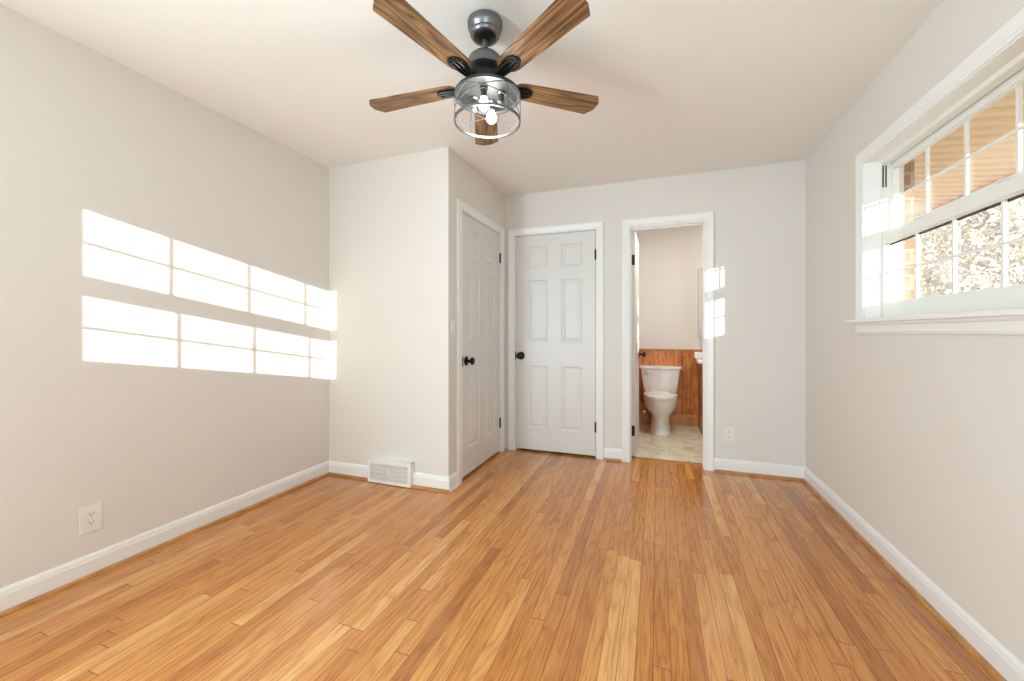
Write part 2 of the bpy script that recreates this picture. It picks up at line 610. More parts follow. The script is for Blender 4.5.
def casing(name, mapf, u0, u1, zt, label, z0=0.0, width=0.064, mat='trim'):
    """three-sided mitred casing; mapf(u, out, z) -> world; u0<u1 are the inner edges"""
    m = MB()
    k = width / 0.064
    lp = []
    for du, dv in CAS:
        du *= k
        lp.append([mapf(u0 - du, dv, z0), mapf(u0 - du, dv, zt + du), mapf(u1 + du, dv, zt + du), mapf(u1 + du, dv, z0)])
    V = [[m.v(p) for p in row] for row in lp]
    n = len(V)
    for i in range(n):
        a, b = V[i], V[(i + 1) % n]
        for j in range(3):
            m.face([a[j], a[j + 1], b[j + 1], b[j]])
    m.face([r[0] for r in V])
    m.face([r[3] for r in V][::-1])
    return struct(m.make(name, mat), label, 'trim')


back_map = lambda u, o, z: (u, -o, z)
side_map = lambda u, o, z: (-WC + o, u, z)
right_map = lambda u, o, z: (-o, u, z)
rear_map = lambda u, o, z: (u, RY + o, z)
casing('trim_1', back_map, D1[0] + 0.006 - 0.012, D1[1] + 0.006, DZ + 0.004, 'white casing round the closed door facing the camera')
casing('trim_2', side_map, D2[0] - 0.026, D2[1] + 0.008, DZ + 0.004, 'white casing round the door in the closet side wall')
casing('trim_3', back_map, D3[0] - 0.006, D3[1] + 0.006, DZ - 0.012 + 0.012, 'white casing round the open bathroom doorway')


def jamb(name, mapf, u0, u1, zt, label, depth=WT, stop_at=0.042, stop_d=0.011):
    m = MB()
    # mapf(u, out, z): out negative goes into the wall
    def bx(a0, a1, o0, o1, z0, z1):
        P = [mapf(a0, o0, z0), mapf(a1, o1, z1)]
        m.box(min(P[0][0], P[1][0]), max(P[0][0], P[1][0]), min(P[0][1], P[1][1]), max(P[0][1], P[1][1]), z0, z1)
    bx(u0 - J, u0, -depth, 0, 0, zt + J)
    bx(u1, u1 + J, -depth, 0, 0, zt + J)
    bx(u0, u1, -depth, 0, zt, zt + J)
    s0, s1 = stop_at, stop_at + 0.033
    bx(u0, u0 + stop_d, -s1, -s0, 0, zt)
    bx(u1 - stop_d, u1, -s1, -s0, 0, zt)
    bx(u0 + 0.011, u1 - 0.011, -s1, -s0, zt - 0.011, zt)
    return struct(m.make(name, 'trim'), label, 'trim')


jamb('trim_4', back_map, D1[0], D1[1], DZ, 'white jamb round the closed door facing the camera')
jamb('trim_5', side_map, D2[0], D2[1], DZ, 'white jamb round the door in the closet side wall')
jamb('trim_6', back_map, D3[0], D3[1], DZ - 0.012, 'white jamb lining the open bathroom doorway', stop_at=0.035, stop_d=0.006)

BASE = [(0.0, 0.004), (0.014, 0.004), (0.014, 0.078), (0.0115, 0.084), (0.0115, 0.090), (0.008, 0.098), (0.004, 0.104), (0.0, 0.105)]
SHOE = [(0.0142, 0.0), (0.0315, 0.0), (0.0312, 0.006), (0.029, 0.0125), (0.024, 0.0165), (0.0185, 0.018), (0.0142, 0.018)]


def run(name, prof, mat, p0, p1, nrm, m0, m1, label, cat):
    """profile (out, z) swept from p0 to p1 along a wall with outward normal nrm; m0/m1: 1 inside mitre, -1 outside mitre, 0 square"""
    p0, p1, nrm = Vector(p0), Vector(p1), Vector(nrm)
    d = (p1 - p0).normalized()
    m = MB()
    A = [m.v((*(p0 + nrm * o + d * (m0 * o)), z)) for o, z in prof]
    B = [m.v((*(p1 + nrm * o - d * (m1 * o)), z)) for o, z in prof]
    n = len(prof)
    for i in range(n):
        m.face([A[i], A[(i + 1) % n], B[(i + 1) % n], B[i]])
    m.face(A[::-1])
    m.face(B)
    return struct(m.make(name, mat, loc=(0, 0, 0)), label, cat)


CO = 0.071  # casing reach beyond the jamb
VX0, VX1 = -3.112, -2.735       # floor register on the closet wall
segs = [
    ('baseboard_left', (-W, RY), (-W, -DC), (1, 0), 1, 1, 'white baseboard along the sunlit wall'),
    ('baseboard_front_corner', (-W, -DC), (VX0, -DC), (0, -1), 1, 0, 'short white baseboard between the room corner and the floor register'),
    ('baseboard_front', (VX1, -DC), (-WC, -DC), (0, -1), 0, -1, 'short white baseboard between the floor register and the closet corner'),
    ('baseboard_side', (-WC, -DC), (-WC, D2[0] - 0.091), (1, 0), -1, 0, 'white baseboard below the light switch'),
    ('baseboard_back', (D1[1] + CO + 0.002, 0), (D3[0] - CO, 0), (0, -1), 0, 0, 'white baseboard between the two doors of the end wall'),
    ('baseboard_back_corner', (D3[1] + CO, 0), (0, 0), (0, -1), 0, 1, 'white baseboard below the outlet beside the bathroom doorway'),
    ('baseboard_right', (0, 0), (0, RY), (-1, 0), 1, 1, 'white baseboard along the wall under the window'),
    ('baseboard_rear', (-2.64, RY), (ENT[0], RY), (0, 1), 0, 0, 'white baseboard behind the photographer'),
]
tn = 7
for nm, p0, p1, nr, a, b, lab in segs:
    run(nm, BASE, 'trim', p0, p1, nr, a, b, lab, 'baseboard')
    if nm in ('baseboard_side',):
        continue
    run('trim_%d' % tn, SHOE, 'shoe_oak' if nr[0] else 'shoe_oak_x', p0, p1, nr, a, b, lab.replace('white baseboard', 'thin oak shoe moulding'), 'trim')
    tn += 1
run('trim_%d' % tn, [(o * 0.7, z) for o, z in SHOE], 'trim', (-WC, -DC), (-WC, D2[0] - 0.091), (1, 0), -1, 0, 'thin white shoe strip below the light switch', 'trim')
tn += 1
# oak threshold of the bathroom
slab('trim_%d' % tn, 'shoe_oak_x', [(D3[0], D3[1], 0.105, 0.150, 0.0, 0.007)], 'thin oak threshold strip in the bathroom doorway', 'trim')
tn += 1


# ------------------------------------------------------------------ six-panel doors
def door(name, T, w, label, knob_u, knob_face=1, hinge_u=None, hinge_z=(0.277, 1.822), hinge_n=0.0, latch_u=None, base=(0, 0, 0), z0=0.020, z1=2.041, thick=0.035, both_knobs=False, edge_hinge=False):
    """local frame: u (x) across the leaf, y = depth behind the face (0 front), z up; T maps it into the room"""
    m = MB(T)
    st, mu = 0.118, 0.128
    pw = (w - 2 * st - mu) / 2
    us = [0, st, st + pw, st + pw + mu, w - st, w]
    zs = [z0, 0.222, 0.813, 1.032, 1.618, 1.735, 1.940, z1]
    pan = {(1, 1), (3, 1), (1, 3), (3, 3), (1, 5), (3, 5)}

    def skin(yf, sgn):
        for i in range(5):
            for j in range(7):
                a, b, c, d = us[i], us[i + 1], zs[j], zs[j + 1]
                if (i, j) in pan:
                    prev = None
                    for inset, dep in ((0, 0), (0.006, 0.0055), (0.013, 0.0085), (0.021, 0.0085), (0.042, 0.0025), (0.044, 0.002)):
                        r = [(a + inset, yf + sgn * dep, c + inset), (b - inset, yf + sgn * dep, c + inset), (b - inset, yf + sgn * dep, d - inset), (a + inset, yf + sgn * dep, d - inset)]
                        R = [m.v(p) for p in r]
                        if prev:
                            for k in range(4):
                                m.face([prev[k], prev[(k + 1) % 4], R[(k + 1) % 4], R[k]])
                        prev = R
                    m.face(prev)
                else:
                    m.face([m.v(p) for p in ((a, yf, c), (b, yf, c), (b, yf, d), (a, yf, d))])
    skin(0.0, 1)
    skin(thick, -1)
    for (a, b) in (((0, z0), (0, z1)), ((w, z0), (w, z1))):
        u = a[0]
        for j in range(7):
            m.face([m.v(p) for p in ((u, 0, zs[j]), (u, thick, zs[j]), (u, thick, zs[j + 1]), (u, 0, zs[j + 1]))])
    for zz in (z0, z1):
        for i in range(5):
            m.face([m.v(p) for p in ((us[i], 0, zz), (us[i + 1], 0, zz), (us[i + 1], thick, zz), (us[i], thick, zz))])
    bmesh.ops.remove_doubles(m.bm, verts=m.bm.verts, dist=1e-5)
    o = struct(m.make(name, 'door', loc=base), label, 'door')
    for side in ((0, 1) if both_knobs else (0,)):
        s = -1 if side == 0 else 1
        y0 = 0.0 if side == 0 else thick
        kz = 0.905
        k = MB(T).lathe([(0.0, y0 + s * 0.036), (0.010, y0 + s * 0.036), (0.022, y0 + s * 0.040), (0.0295, y0 + s * 0.050), (0.0295, y0 + s * 0.058), (0.022, y0 + s * 0.065), (0.008, y0 + s * 0.067), (0.0, y0 + s * 0.067)],
                         (knob_u, 0, kz), 'Y', 24).make('knob', 'bronze', o, smooth=True)
        MB(T).lathe([(0.0, y0), (0.037, y0), (0.037, y0 + s * 0.004), (0.027, y0 + s * 0.009), (0.012, y0 + s * 0.012), (0.0105, y0 + s * 0.038), (0.0, y0 + s * 0.038)], (knob_u, 0, kz), 'Y', 24).make('rosette', 'bronze', k, smooth=True)
    if latch_u is not None:
        MB(T).box(latch_u - 0.0035, latch_u + 0.005, -0.0085, 0.012, 0.868, 0.942, 0.001, 1).make('latch_plate', 'bronze', o)
    for hz in hinge_z:
        hm = MB(T)
        if edge_hinge:      # leaf let into the door's hinge edge
            hm.box(-0.0022, 0.004, 0.002, thick + 0.004, hz - 0.046, hz + 0.046, 0.0008, 1)
            hm.lathe([(0.0, hz - 0.046), (0.0055, hz - 0.046), (0.0055, hz + 0.046), (0.0, hz + 0.046)], (-0.004, thick + 0.004, 0), 'Z', 12)
            hm.make('hinge', 'black', o)
            continue
        hm.lathe([(0.0, hz - 0.046), (0.0065, hz - 0.046), (0.0065, hz + 0.046), (0.0, hz + 0.046)], (hinge_u, hinge_n, 0), 'Z', 12)
        hm.lathe([(0.0, hz + 0.046), (0.004, hz + 0.046), (0.0045, hz + 0.050), (0.0, hz + 0.053)], (hinge_u, hinge_n, 0), 'Z', 12)
        hm.box(hinge_u - 0.009, hinge_u + 0.009, hinge_n + 0.002, hinge_n + 0.0055, hz - 0.044, hz + 0.044)
        hm.make('hinge', 'black', o, smooth=True)
    return o


def TM(ex, ey, org):
    ex, ey, ez = Vector(ex), Vector(ey), Vector((0, 0, 1))
    return Matrix(((ex.x, ey.x, ez.x, org[0]), (ex.y, ey.y, ez.y, org[1]), (ex.z, ey.z, ez.z, org[2]), (0, 0, 0, 1)))


w1 = D1[1] - D1[0] - 0.008
door('door_1', TM((1, 0, 0), (0, 1, 0), (D1[0] + 0.004, 0.004, 0)), w1, 'closed white six-panel door facing the camera, dark knob on its near-corner side', 0.052,
     hinge_u=w1 + 0.002, hinge_n=-0.006, latch_u=-0.002, base=((D1[0] + D1[1]) / 2, 0.02, 0))
w2 = D2[1] - D2[0] - 0.008
door('door_2', TM((0, 1, 0), (-1, 0, 0), (-WC - 0.004, D2[0] + 0.004, 0)), w2, 'white six-panel door in the closet side wall, seen at a steep angle', 0.070,
     hinge_u=w2 + 0.002, hinge_n=-0.006, latch_u=-0.002, base=(-WC - 0.02, (D2[0] + D2[1]) / 2, 0))
w3 = 0.572
# swung 90 degrees into the bathroom; its visible face looks towards +x
door('door_3', TM((0.018, 1, 0), (-1, 0.018, 0), (D3[0] + 0.033, 0.118, 0)), w3, 'white door swung open into the bathroom, seen edge-on', w3 - 0.058,
     base=(D3[0], 0.4, 0), hinge_z=(0.245, 1.775), edge_hinge=True)


# ------------------------------------------------------------------ windows
def window(name, mapf, u0, u1, label, slots=True, mh=0.0065):
    """double-hung window; mapf(u, n, z): n grows outwards from the inner wall face; u0 is the end nearer u=0"""
    z0, z1 = WIN_Z

    def bx(m, a, b, n0, n1, c, d, bev=0.0):
        P, Q = mapf(a, n0, c), mapf(b, n1, d)
        m.box(min(P[0], Q[0]), max(P[0], Q[0]), min(P[1], Q[1]), max(P[1], Q[1]), c, d, bev, 1)
    wd = u1 - u0
    root = thing(name, mapf((u0 + u1) / 2, 0.09, z0), label, 'window', kind='structure')
    # jamb extension and vinyl frame
    m = MB()
    bx(m, u0, u0 + 0.010, -0.002, 0.062, z0 + 0.002, z1)
    bx(m, u1 - 0.010, u1, -0.002, 0.062, z0 + 0.002, z1)
    bx(m, u0 + 0.010, u1 - 0.010, -0.002, 0.062, z1 - 0.012, z1)
    m.make('jamb', 'trim', root)
    m = MB()
    for a, b in ((u0, u0 + 0.011), (u1 - 0.011, u1)):
        bx(m, a, b, 0.062, 0.150, z0 + 0.002, z1)
    bx(m, u0 + 0.011, u1 - 0.011, 0.062, 0.150, z1 - 0.018, z1)
    bx(m, u0 + 0.011, u1 - 0.011, 0.068, 0.160, z0 + 0.002, z0 + 0.006)
    # blind stops at the inner edge, on the parting line and outside
    for a, b in ((u0 + 0.011, u0 + 0.016), (u1 - 0.016, u1 - 0.011)):
        bx(m, a, b, 0.062, 0.069, z0 + 0.006, z1 - 0.018)
        bx(m, a, b, 0.106, 0.109, z0 + 0.006, z1 - 0.018)
        bx(m, a, b, 0.144, 0.150, z0 + 0.006, z1 - 0.018)
    bx(m, u0 + 0.016, u1 - 0.016, 0.062, 0.100, z1 - 0.034, z1 - 0.018)
    m.make('window_frame', 'vinyl', root)
    g0, g1 = u0 + 0.035, u1 - 0.035
    gw = g1 - g0

    def sash(nm, nc, zb, gb, gt, zt):
        m = MB()
        n0, n1 = nc - 0.017, nc + 0.017
        bx(m, u0 + 0.012, g0, n0, n1, zb, zt, 0.0015)
        bx(m, g1, u1 - 0.012, n0, n1, zb, zt, 0.0015)
        bx(m, g0, g1, n0, n1, zb, gb, 0.0015)
        bx(m, g0, g1, n0, n1, gt, zt, 0.0015)
        # glazing bead
        for a, b, c, d in ((g0, g0 + 0.006, gb, gt), (g1 - 0.006, g1, gb, gt), (g0, g1, gb, gb + 0.006), (g0, g1, gt - 0.006, gt)):
            bx(m, a, b, nc - 0.010, nc + 0.010, c, d)
        so = m.make(nm, 'vinyl', root)
        mm = MB()
        for k in (1, 2, 3):
            u = g0 + gw * k / 4
            bx(mm, u - mh, u + mh, nc - 0.005, nc + 0.005, gb + 0.004, gt - 0.004)
        zc = (gb + gt) / 2
        bx(mm, g0 + 0.004, g1 - 0.004, nc - 0.0045, nc + 0.0045, zc - 0.006, zc + 0.006)
        mm.make('muntin_grid', 'vinyl', so)
        gg = MB()
        bx(gg, g0 + 0.002, g1 - 0.002, nc + 0.0055, nc + 0.0075, gb + 0.002, gt - 0.002)
        gg.make('pane', 'glass', so)
        return so
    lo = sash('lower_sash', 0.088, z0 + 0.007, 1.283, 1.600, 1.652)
    sash('upper_sash', 0.126, 1.630, 1.679, 1.996, z1 - 0.019)
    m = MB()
    bx(m, g0, g1, 0.092, 0.1046, 1.588, 1.5995)  # dark strip painted in as the shadow gap under the meeting rail
    m.make('shadow_line', 'slot', lo)
    # sash locks on the meeting rail
    for k in (0.27, 0.73):
        u = u0 + wd * k
        m = MB()
        bx(m, u - 0.028, u + 0.028, 0.078, 0.104, 1.652, 1.660, 0.002)
        bx(m, u - 0.012, u + 0.024, 0.074, 0.088, 1.660, 1.668, 0.002)
        m.make('sash_lock', 'vinyl', lo)
    if slots:
        m = MB()
        bx(m, u0 + 0.0105, u0 + 0.0125, 0.074, 0.080, 1.905, 2.022)
        bx(m, u0 + 0.0105, u0 + 0.0125, 0.086, 0.092, 1.905, 2.022)
        bx(m, u0 + 0.0105, u0 + 0.0150, 0.072, 0.098, 2.026, 2.036)
        m.make('balance_slot', 'slot', root)
    return root


# right wall: u = -y so that u grows towards the camera
window('window_1', lambda u, n, z: (n, -u, z), -WIN_Y[1], -WIN_Y[0], 'wide white double-hung window with muntin grids in the greige wall')
window('window_2', lambda u, n, z: (u, RY - n, z), R0, R1, 'white double-hung window behind the photographer that casts the sun patch', slots=False, mh=0.0045)
casing('trim_%d' % tn, right_map, WIN_Y[0] + 0.004, WIN_Y[1] - 0.004, WIN_Z[1] - 0.006, 'white casing round the wide window', z0=WIN_Z[0]); tn += 1
casing('trim_%d' % tn, rear_map, R0 + 0.004, R1 - 0.004, WIN_Z[1] - 0.006, 'white casing round the window behind the photographer', z0=WIN_Z[0]); tn += 1


def stool(name, mapf, u0, u1, label):
    m = MB()
    P, Q = mapf(u0 - 0.105, 0.050, 0), mapf(u1 + 0.105, 0.0, 0)
    m.box(min(P[0], Q[0]), max(P[0], Q[0]), min(P[1], Q[1]), max(P[1], Q[1]), WIN_Z[0] - 0.020, WIN_Z[0], 0.004, 2)
    P, Q = mapf(u0, 0.0, 0), mapf(u1, -0.068, 0)
    m.box(min(P[0], Q[0]), max(P[0], Q[0]), min(P[1], Q[1]), max(P[1], Q[1]), WIN_Z[0] - 0.020, WIN_Z[0] + 0.001)
    prof = [(0.0, -0.020), (0.024, -0.020), (0.024, -0.030), (0.016, -0.036), (0.014, -0.060), (0.017, -0.066), (0.012, -0.078), (0.0, -0.080)]
    m.prism(prof, lambda a, b, t: mapf(t, a, WIN_Z[0] + b), u0 - 0.064, u1 + 0.064)
    return struct(m.make(name, 'trim'), label, 'trim')


stool('window_sill_1', right_map, WIN_Y[0], WIN_Y[1], 'white window stool and apron under the wide window')
stool('window_sill_2', rear_map, R0, R1, 'white window stool and apron behind the photographer')


# ------------------------------------------------------------------ ceiling fan
FX, FY = -1.7481, -2.0766
FAN_A = math.radians(184.6)
fan = thing('ceiling_fan', (FX, FY, H), 'ceiling fan with five brown wood blades and a lit wire-cage lamp', 'ceiling fan')
F = (FX, FY, 0)
MB().lathe([(0.0, H), (0.069, H), (0.0735, H - 0.004), (0.0740, H - 0.020), (0.070, H - 0.034), (0.063, H - 0.043), (0.0615, H - 0.046), (0.0635, H - 0.049), (0.0635, H - 0.056), (0.056, H - 0.066), (0.048, H - 0.069), (0.0, H - 0.069)],
           F, 'Z', 40).make('canopy', 'pewter', fan, smooth=True)
MB().lathe([(0.0, H - 0.067), (0.050, H - 0.068), (0.044, H - 0.074), (0.026, H - 0.079), (0.0, H - 0.080)], F, 'Z', 32).make('canopy_collar', 'black', fan, smooth=True)
MB().lathe([(0.0, H - 0.075), (0.0125, H - 0.075), (0.0125, 2.300), (0.0, 2.300)], F, 'Z', 20).make('downrod', 'pewter', fan, smooth=True)
MB().lathe([(0.0, 2.318), (0.019, 2.318), (0.023, 2.304), (0.0, 2.302)], F, 'Z', 24).make('yoke_cover', 'pewter', fan, smooth=True)
MB().lathe([(0.0, 2.304), (0.030, 2.303), (0.055, 2.295), (0.068, 2.282), (0.073, 2.264), (0.073, 2.240), (0.066, 2.235), (0.0, 2.235)], F, 'Z', 40).make('motor_housing', 'pewter', fan, smooth=True)
MB().lathe([(0.0, 2.237), (0.058, 2.237), (0.062, 2.215), (0.080, 2.196), (0.082, 2.172), (0.066, 2.160), (0.058, 2.146), (0.0, 2.146)], F, 'Z', 40).make('flywheel', 'black', fan, smooth=True)


def blade_mesh():
    half = [(0.128, 0.028), (0.145, 0.044), (0.170, 0.0505), (0.516, 0.0635), (0.520, 0.0620), (0.5425, 0.0270), (0.5450, 0.0200)]
    pts = [(u, -v) for u, v in half] + [(u, v) for u, v in half[::-1]]
    m = MB()
    m.prism(pts, lambda u, v, t: (u, v, t), -0.003, 0.003)
    es = [e for e in m.bm.edges if abs(e.verts[0].co.z - e.verts[1].co.z) < 1e-6]
    bmesh.ops.bevel(m.bm, geom=es, offset=0.0018, segments=2, affect='EDGES')
    return m


def iron_mesh():
    m = MB()
    # arm from the flywheel, drooping slightly, then a ribbed oval paddle under the blade
    m.rings([[(0.050, -0.020, 0.014), (0.050, 0.020, 0.014), (0.050, 0.020, -0.008), (0.050, -0.020, -0.008)],
             [(0.085, -0.019, 0.006), (0.085, 0.019, 0.006), (0.085, 0.019, -0.013), (0.085, -0.019, -0.013)],
             [(0.120, -0.020, -0.0036), (0.120, 0.020, -0.0036), (0.120, 0.020, -0.013), (0.120, -0.020, -0.013)],
             [(0.145, -0.028, -0.0034), (0.145, 0.028, -0.0034), (0.145, 0.028, -0.010), (0.145, -0.028, -0.010)]])
    oval = [(0.172 + 0.044 * math.cos(a), 0.033 * math.copysign(abs(math.sin(a)) ** 0.75, math.sin(a))) for a in [2 * PI * i / 32 for i in range(32)]]
    m.prism(oval, lambda u, v, t: (u, v, t), -0.0088, -0.0032)
    for v in (-0.019, 0.0, 0.019):
        L = 0.032 if v else 0.040
        m.tube([(0.105, v * 0.75, -0.0125), (0.172 - 0.01, v, -0.0112), (0.172 + L, v * 0.95, -0.0088)], [0.005, 0.0062, 0.0035], 8)
    for u in (0.152, 0.196):
        m.lathe([(0.0, -0.015), (0.0035, -0.014), (0.004, -0.009), (0.0, -0.008)], (u, 0.0095 * (1 if u < 0.17 else -1), 0), 'Z', 10)
    return m


ROOT_BASE[fan.name] = Vector((0, 0, 0))
bl0 = blade_mesh().make('blade', 'blade', fan)
ir0 = iron_mesh().make('blade_iron', 'black', bl0, smooth=True)
for i in range(5):
    if i == 0:
        b, ir = bl0, ir0
    else:
        b, ir = bl0.copy(), ir0.copy()
        COL.objects.link(b); COL.objects.link(ir)
        b.parent = fan; ir.parent = b
    b.location = (0, 0, 2.176 - H)
    b.rotation_mode = 'XYZ'
    tilt = Matrix.Rotation(math.radians(1.8), 4, Vector((math.sin(0.3466), -math.cos(0.3466), 0)))   # the hub hangs slightly askew
    b.rotation_euler = (tilt @ Matrix.Rotation(FAN_A - 2 * PI / 5 * i, 4, 'Z') @ Matrix.Rotation(math.radians(-6.0), 4, 'X')).to_euler('XYZ')
ROOT_BASE[fan.name] = Vector((FX, FY, H))

# light kit: plate, cage, sockets, bulbs
PZ, CZ, CR = 2.130, 2.018, 0.1375
FX, FY = FX + 0.0100, FY + 0.0036      # the lamp hangs a touch off the axis
F = (FX, FY, 0)
MB().lathe([(0.0, 2.150), (0.060, 2.150), (0.062, 2.144), (0.120, 2.141), (0.137, 2.136), (0.140, 2.130), (0.140, 2.122), (0.136, 2.122), (0.128, 2.130), (0.0, 2.133)], F, 'Z', 56).make('lamp_plate', 'plate', fan, smooth=True)
cage = MB()


def ring_pts(z, r, n=56):
    return [(FX + r * math.cos(2 * PI * k / n), FY + r * math.sin(2 * PI * k / n), z) for k in range(n)]


cage = MB()
prof_ring = [(CR - 0.003, CZ - 0.005), (CR + 0.003, CZ - 0.005), (CR + 0.003, CZ + 0.005), (CR - 0.003, CZ + 0.005), (CR - 0.003, CZ - 0.005)]
cage.lathe(prof_ring, F, 'Z', 64, cap=False)
cg = cage.make('cage_ring', 'pewter', fan, smooth=True)


def cyl_pt(a, z):
    return (FX + CR * math.cos(a), FY + CR * math.sin(a), z)


ca = 0.3466  # camera yaw, to set the wires as the photo shows them
for a in (0.0, PI, -0.9, 2.2, 1.25):
    MB().tube([cyl_pt(a + ca, CZ), cyl_pt(a + ca, PZ - 0.004)], 0.0025, 8).make('cage_rod', 'wire', fan, smooth=True)
for a0, a1, za, zb in ((-PI + 0.15, -0.85, 0.30, 1.0), (-2.2, -0.2, 0.95, 0.15), (-0.9, 0.75, 1.0, 0.1), (0.3, 2.0, 0.1, 0.95), (1.4, 3.2, 0.98, 0.05), (2.3, 4.1, 0.0, 0.95), (-3.1, -1.9, 0.95, 0.0)):
    pts = []
    for k in range(15):
        t = k / 14
        z = za + (zb - za) * t
        pts.append(cyl_pt(a0 + (a1 - a0) * t + ca, CZ + (PZ - 0.006 - CZ) * z))
    MB().tube(pts, 0.0022, 8).make('cage_wire', 'wire', fan, smooth=True)
BULBS = [(0.014, 0.050, 0.0), (-0.012, -0.050, 0.0), (-0.058, 0.020, 0.0), (0.058, -0.018, 0.0)]
for k, (dr, df, _) in enumerate(BULBS):
    bx_ = FX + dr * math.cos(ca) - df * math.sin(ca)
    by_ = FY + dr * math.sin(ca) + df * math.cos(ca)
    sk = MB().lathe([(0.0, 2.134), (0.017, 2.134), (0.017, 2.126), (0.0125, 2.122), (0.0125, 2.096), (0.014, 2.092), (0.0, 2.090)], (bx_, by_, 0), 'Z', 20).make('socket', 'pewter', fan, smooth=True)
    bz = 2.060
    MB().lathe([(0.010, 2.091), (0.0125, 2.084), (0.0195, bz + 0.012), (0.0225, bz), (0.021, bz - 0.009), (0.0155, bz - 0.0165), (0.007, bz - 0.0215), (0.0, bz - 0.0225)] if k < 2 else [(0.009, 2.091), (0.011, 2.086), (0.012, 2.080), (0.008, 2.074), (0.0, 2.072)], (bx_, by_, 0), 'Z', 24).make('bulb', 'bulb' if k < 2 else 'frost', sk, smooth=True)


lamp('fan_bulb_light', 'POINT', (FX, FY, 1.985), 5.5, (0.93, 0.97, 1.0), shadow_soft_size=0.07)


# ------------------------------------------------------------------ outlets, switch, register
def outlet(loc, ex, n, label):
    """plate centre loc on the wall, ex across, n out of the wall"""
    T = TM(ex, Vector(n) * -1, loc)
    r = thing('wall_outlet', loc, label, 'outlet')
    MB(T).box(-0.0395, 0.0395, -0.0055, 0.0, -0.062, 0.062, 0.0025, 2).make('cover_plate', 'plastic', r)
    for z in (-0.0195, 0.0195):
        poly = [(0.0165 * math.cos(a), max(-0.0125, min(0.0125, 0.0175 * math.sin(a)))) for a in [2 * PI * i / 28 for i in range(28)]]
        f = MB(T).prism(poly, lambda u, v, t: (u, t, v + z), -0.0075, -0.004).make('receptacle', 'plastic', r)
        s = MB(T)
        s.box(-0.0078, -0.0052, -0.0079, -0.0070, z - 0.0015, z + 0.0075)
        s.box(0.0052, 0.0078, -0.0079, -0.0070, z - 0.0005, z + 0.0065)
        s.lathe([(0.0, -0.0079), (0.0026, -0.0079), (0.0026, -0.0070), (0.0, -0.0070)], (0, 0, z - 0.0075), 'Y', 12)
        s.make('slot', 'slot', f)
    MB(T).lathe([(0.0, -0.0066), (0.0028, -0.0063), (0.003, -0.005), (0.0, -0.005)], (0, 0, 0), 'Y', 12).make('screw', 'plastic', r, smooth=True)
    return r


outlet((-W, -2.549, 0.268), (0, 1, 0), (1, 0, 0), 'white duplex outlet low on the sunlit wall')
outlet((-0.519, 0.0, 0.306), (1, 0, 0), (0, -1, 0), 'white duplex outlet beside the bathroom doorway')

T = TM((0, 1, 0), (-1, 0, 0), (-WC, -1.054, 1.162))
sw = thing('light_switch', (-WC, -1.054, 1.162), 'white toggle light switch beside the closet side door', 'light switch')
MB(T).box(-0.035, 0.035, -0.0055, 0.0, -0.058, 0.058, 0.0025, 2).make('cover_plate', 'plastic', sw)
MB(T).rings([[(-0.0045, -0.005, -0.011), (0.0045, -0.005, -0.011), (0.0045, -0.005, 0.011), (-0.0045, -0.005, 0.011)],
             [(-0.004, -0.017, 0.004), (0.004, -0.017, 0.004), (0.004, -0.015, 0.011), (-0.004, -0.015, 0.011)]]).make('toggle', 'plastic', sw)
for z in (-0.030, 0.030):
    MB(T).lathe([(0.0, -0.0066), (0.0028, -0.0063), (0.003, -0.005), (0.0, -0.005)], (0, 0, z), 'Y', 12).make('screw', 'plastic', sw, smooth=True)

# baseboard register
VY = -DC - 0.048
reg = thing('floor_register', ((VX0 + VX1) / 2, -DC - 0.02, 0), 'white metal baseboard air register on the closet wall', 'air vent')
m = MB()
zt, zb, fr = 0.178, 0.006, 0.028
for a, b, c, d in ((VX0, VX1 - 0.0, zt - fr, zt), (VX0, VX1, zb, zb + fr * 0.75), (VX0, VX0 + fr, zb + fr * 0.75, zt - fr), (VX1 - fr, VX1, zb + fr * 0.75, zt - fr)):
    m.box(a, b, VY, VY + 0.006, c, d)
m.box(VX0, VX0 + 0.004, VY + 0.006, -DC - 0.0005, zb, zt)
m.box(VX1 - 0.004, VX1, VY + 0.006, -DC - 0.0005, zb, zt)
m.box(VX0, VX1, VY + 0.006, -DC - 0.0005, zt - 0.004, zt)
m.make('housing', 'vent', reg)
MB().box(VX0 + 0.004, VX1 - 0.004, -DC - 0.004, -DC - 0.0005, zb, zt - 0.004).make('duct_back', 'duct', reg)
m = MB()
x = VX0 + fr + 0.004
while x < VX1 - fr - 0.002:
    m.prism([(0, 0), (0.0045, 0), (0.0065, 0.016), (0.002, 0.016)], lambda u, v, t, x=x: (x + u, VY + 0.003 + v, t), zb + fr * 0.75, zt - fr)
    x += 0.0085
for z in (0.056, 0.088, 0.120):
    m.box(VX0 + fr, VX1 - fr, VY + 0.002, VY + 0.005, z - 0.0015, z + 0.0015)
m.make('grille', 'vent', reg)
MB().box((VX0 + VX1) / 2 - 0.008, (VX0 + VX1) / 2 + 0.008, VY - 0.001, VY + 0.004, 0.07, 0.118, 0.001).make('damper_lever', 'vent', reg)


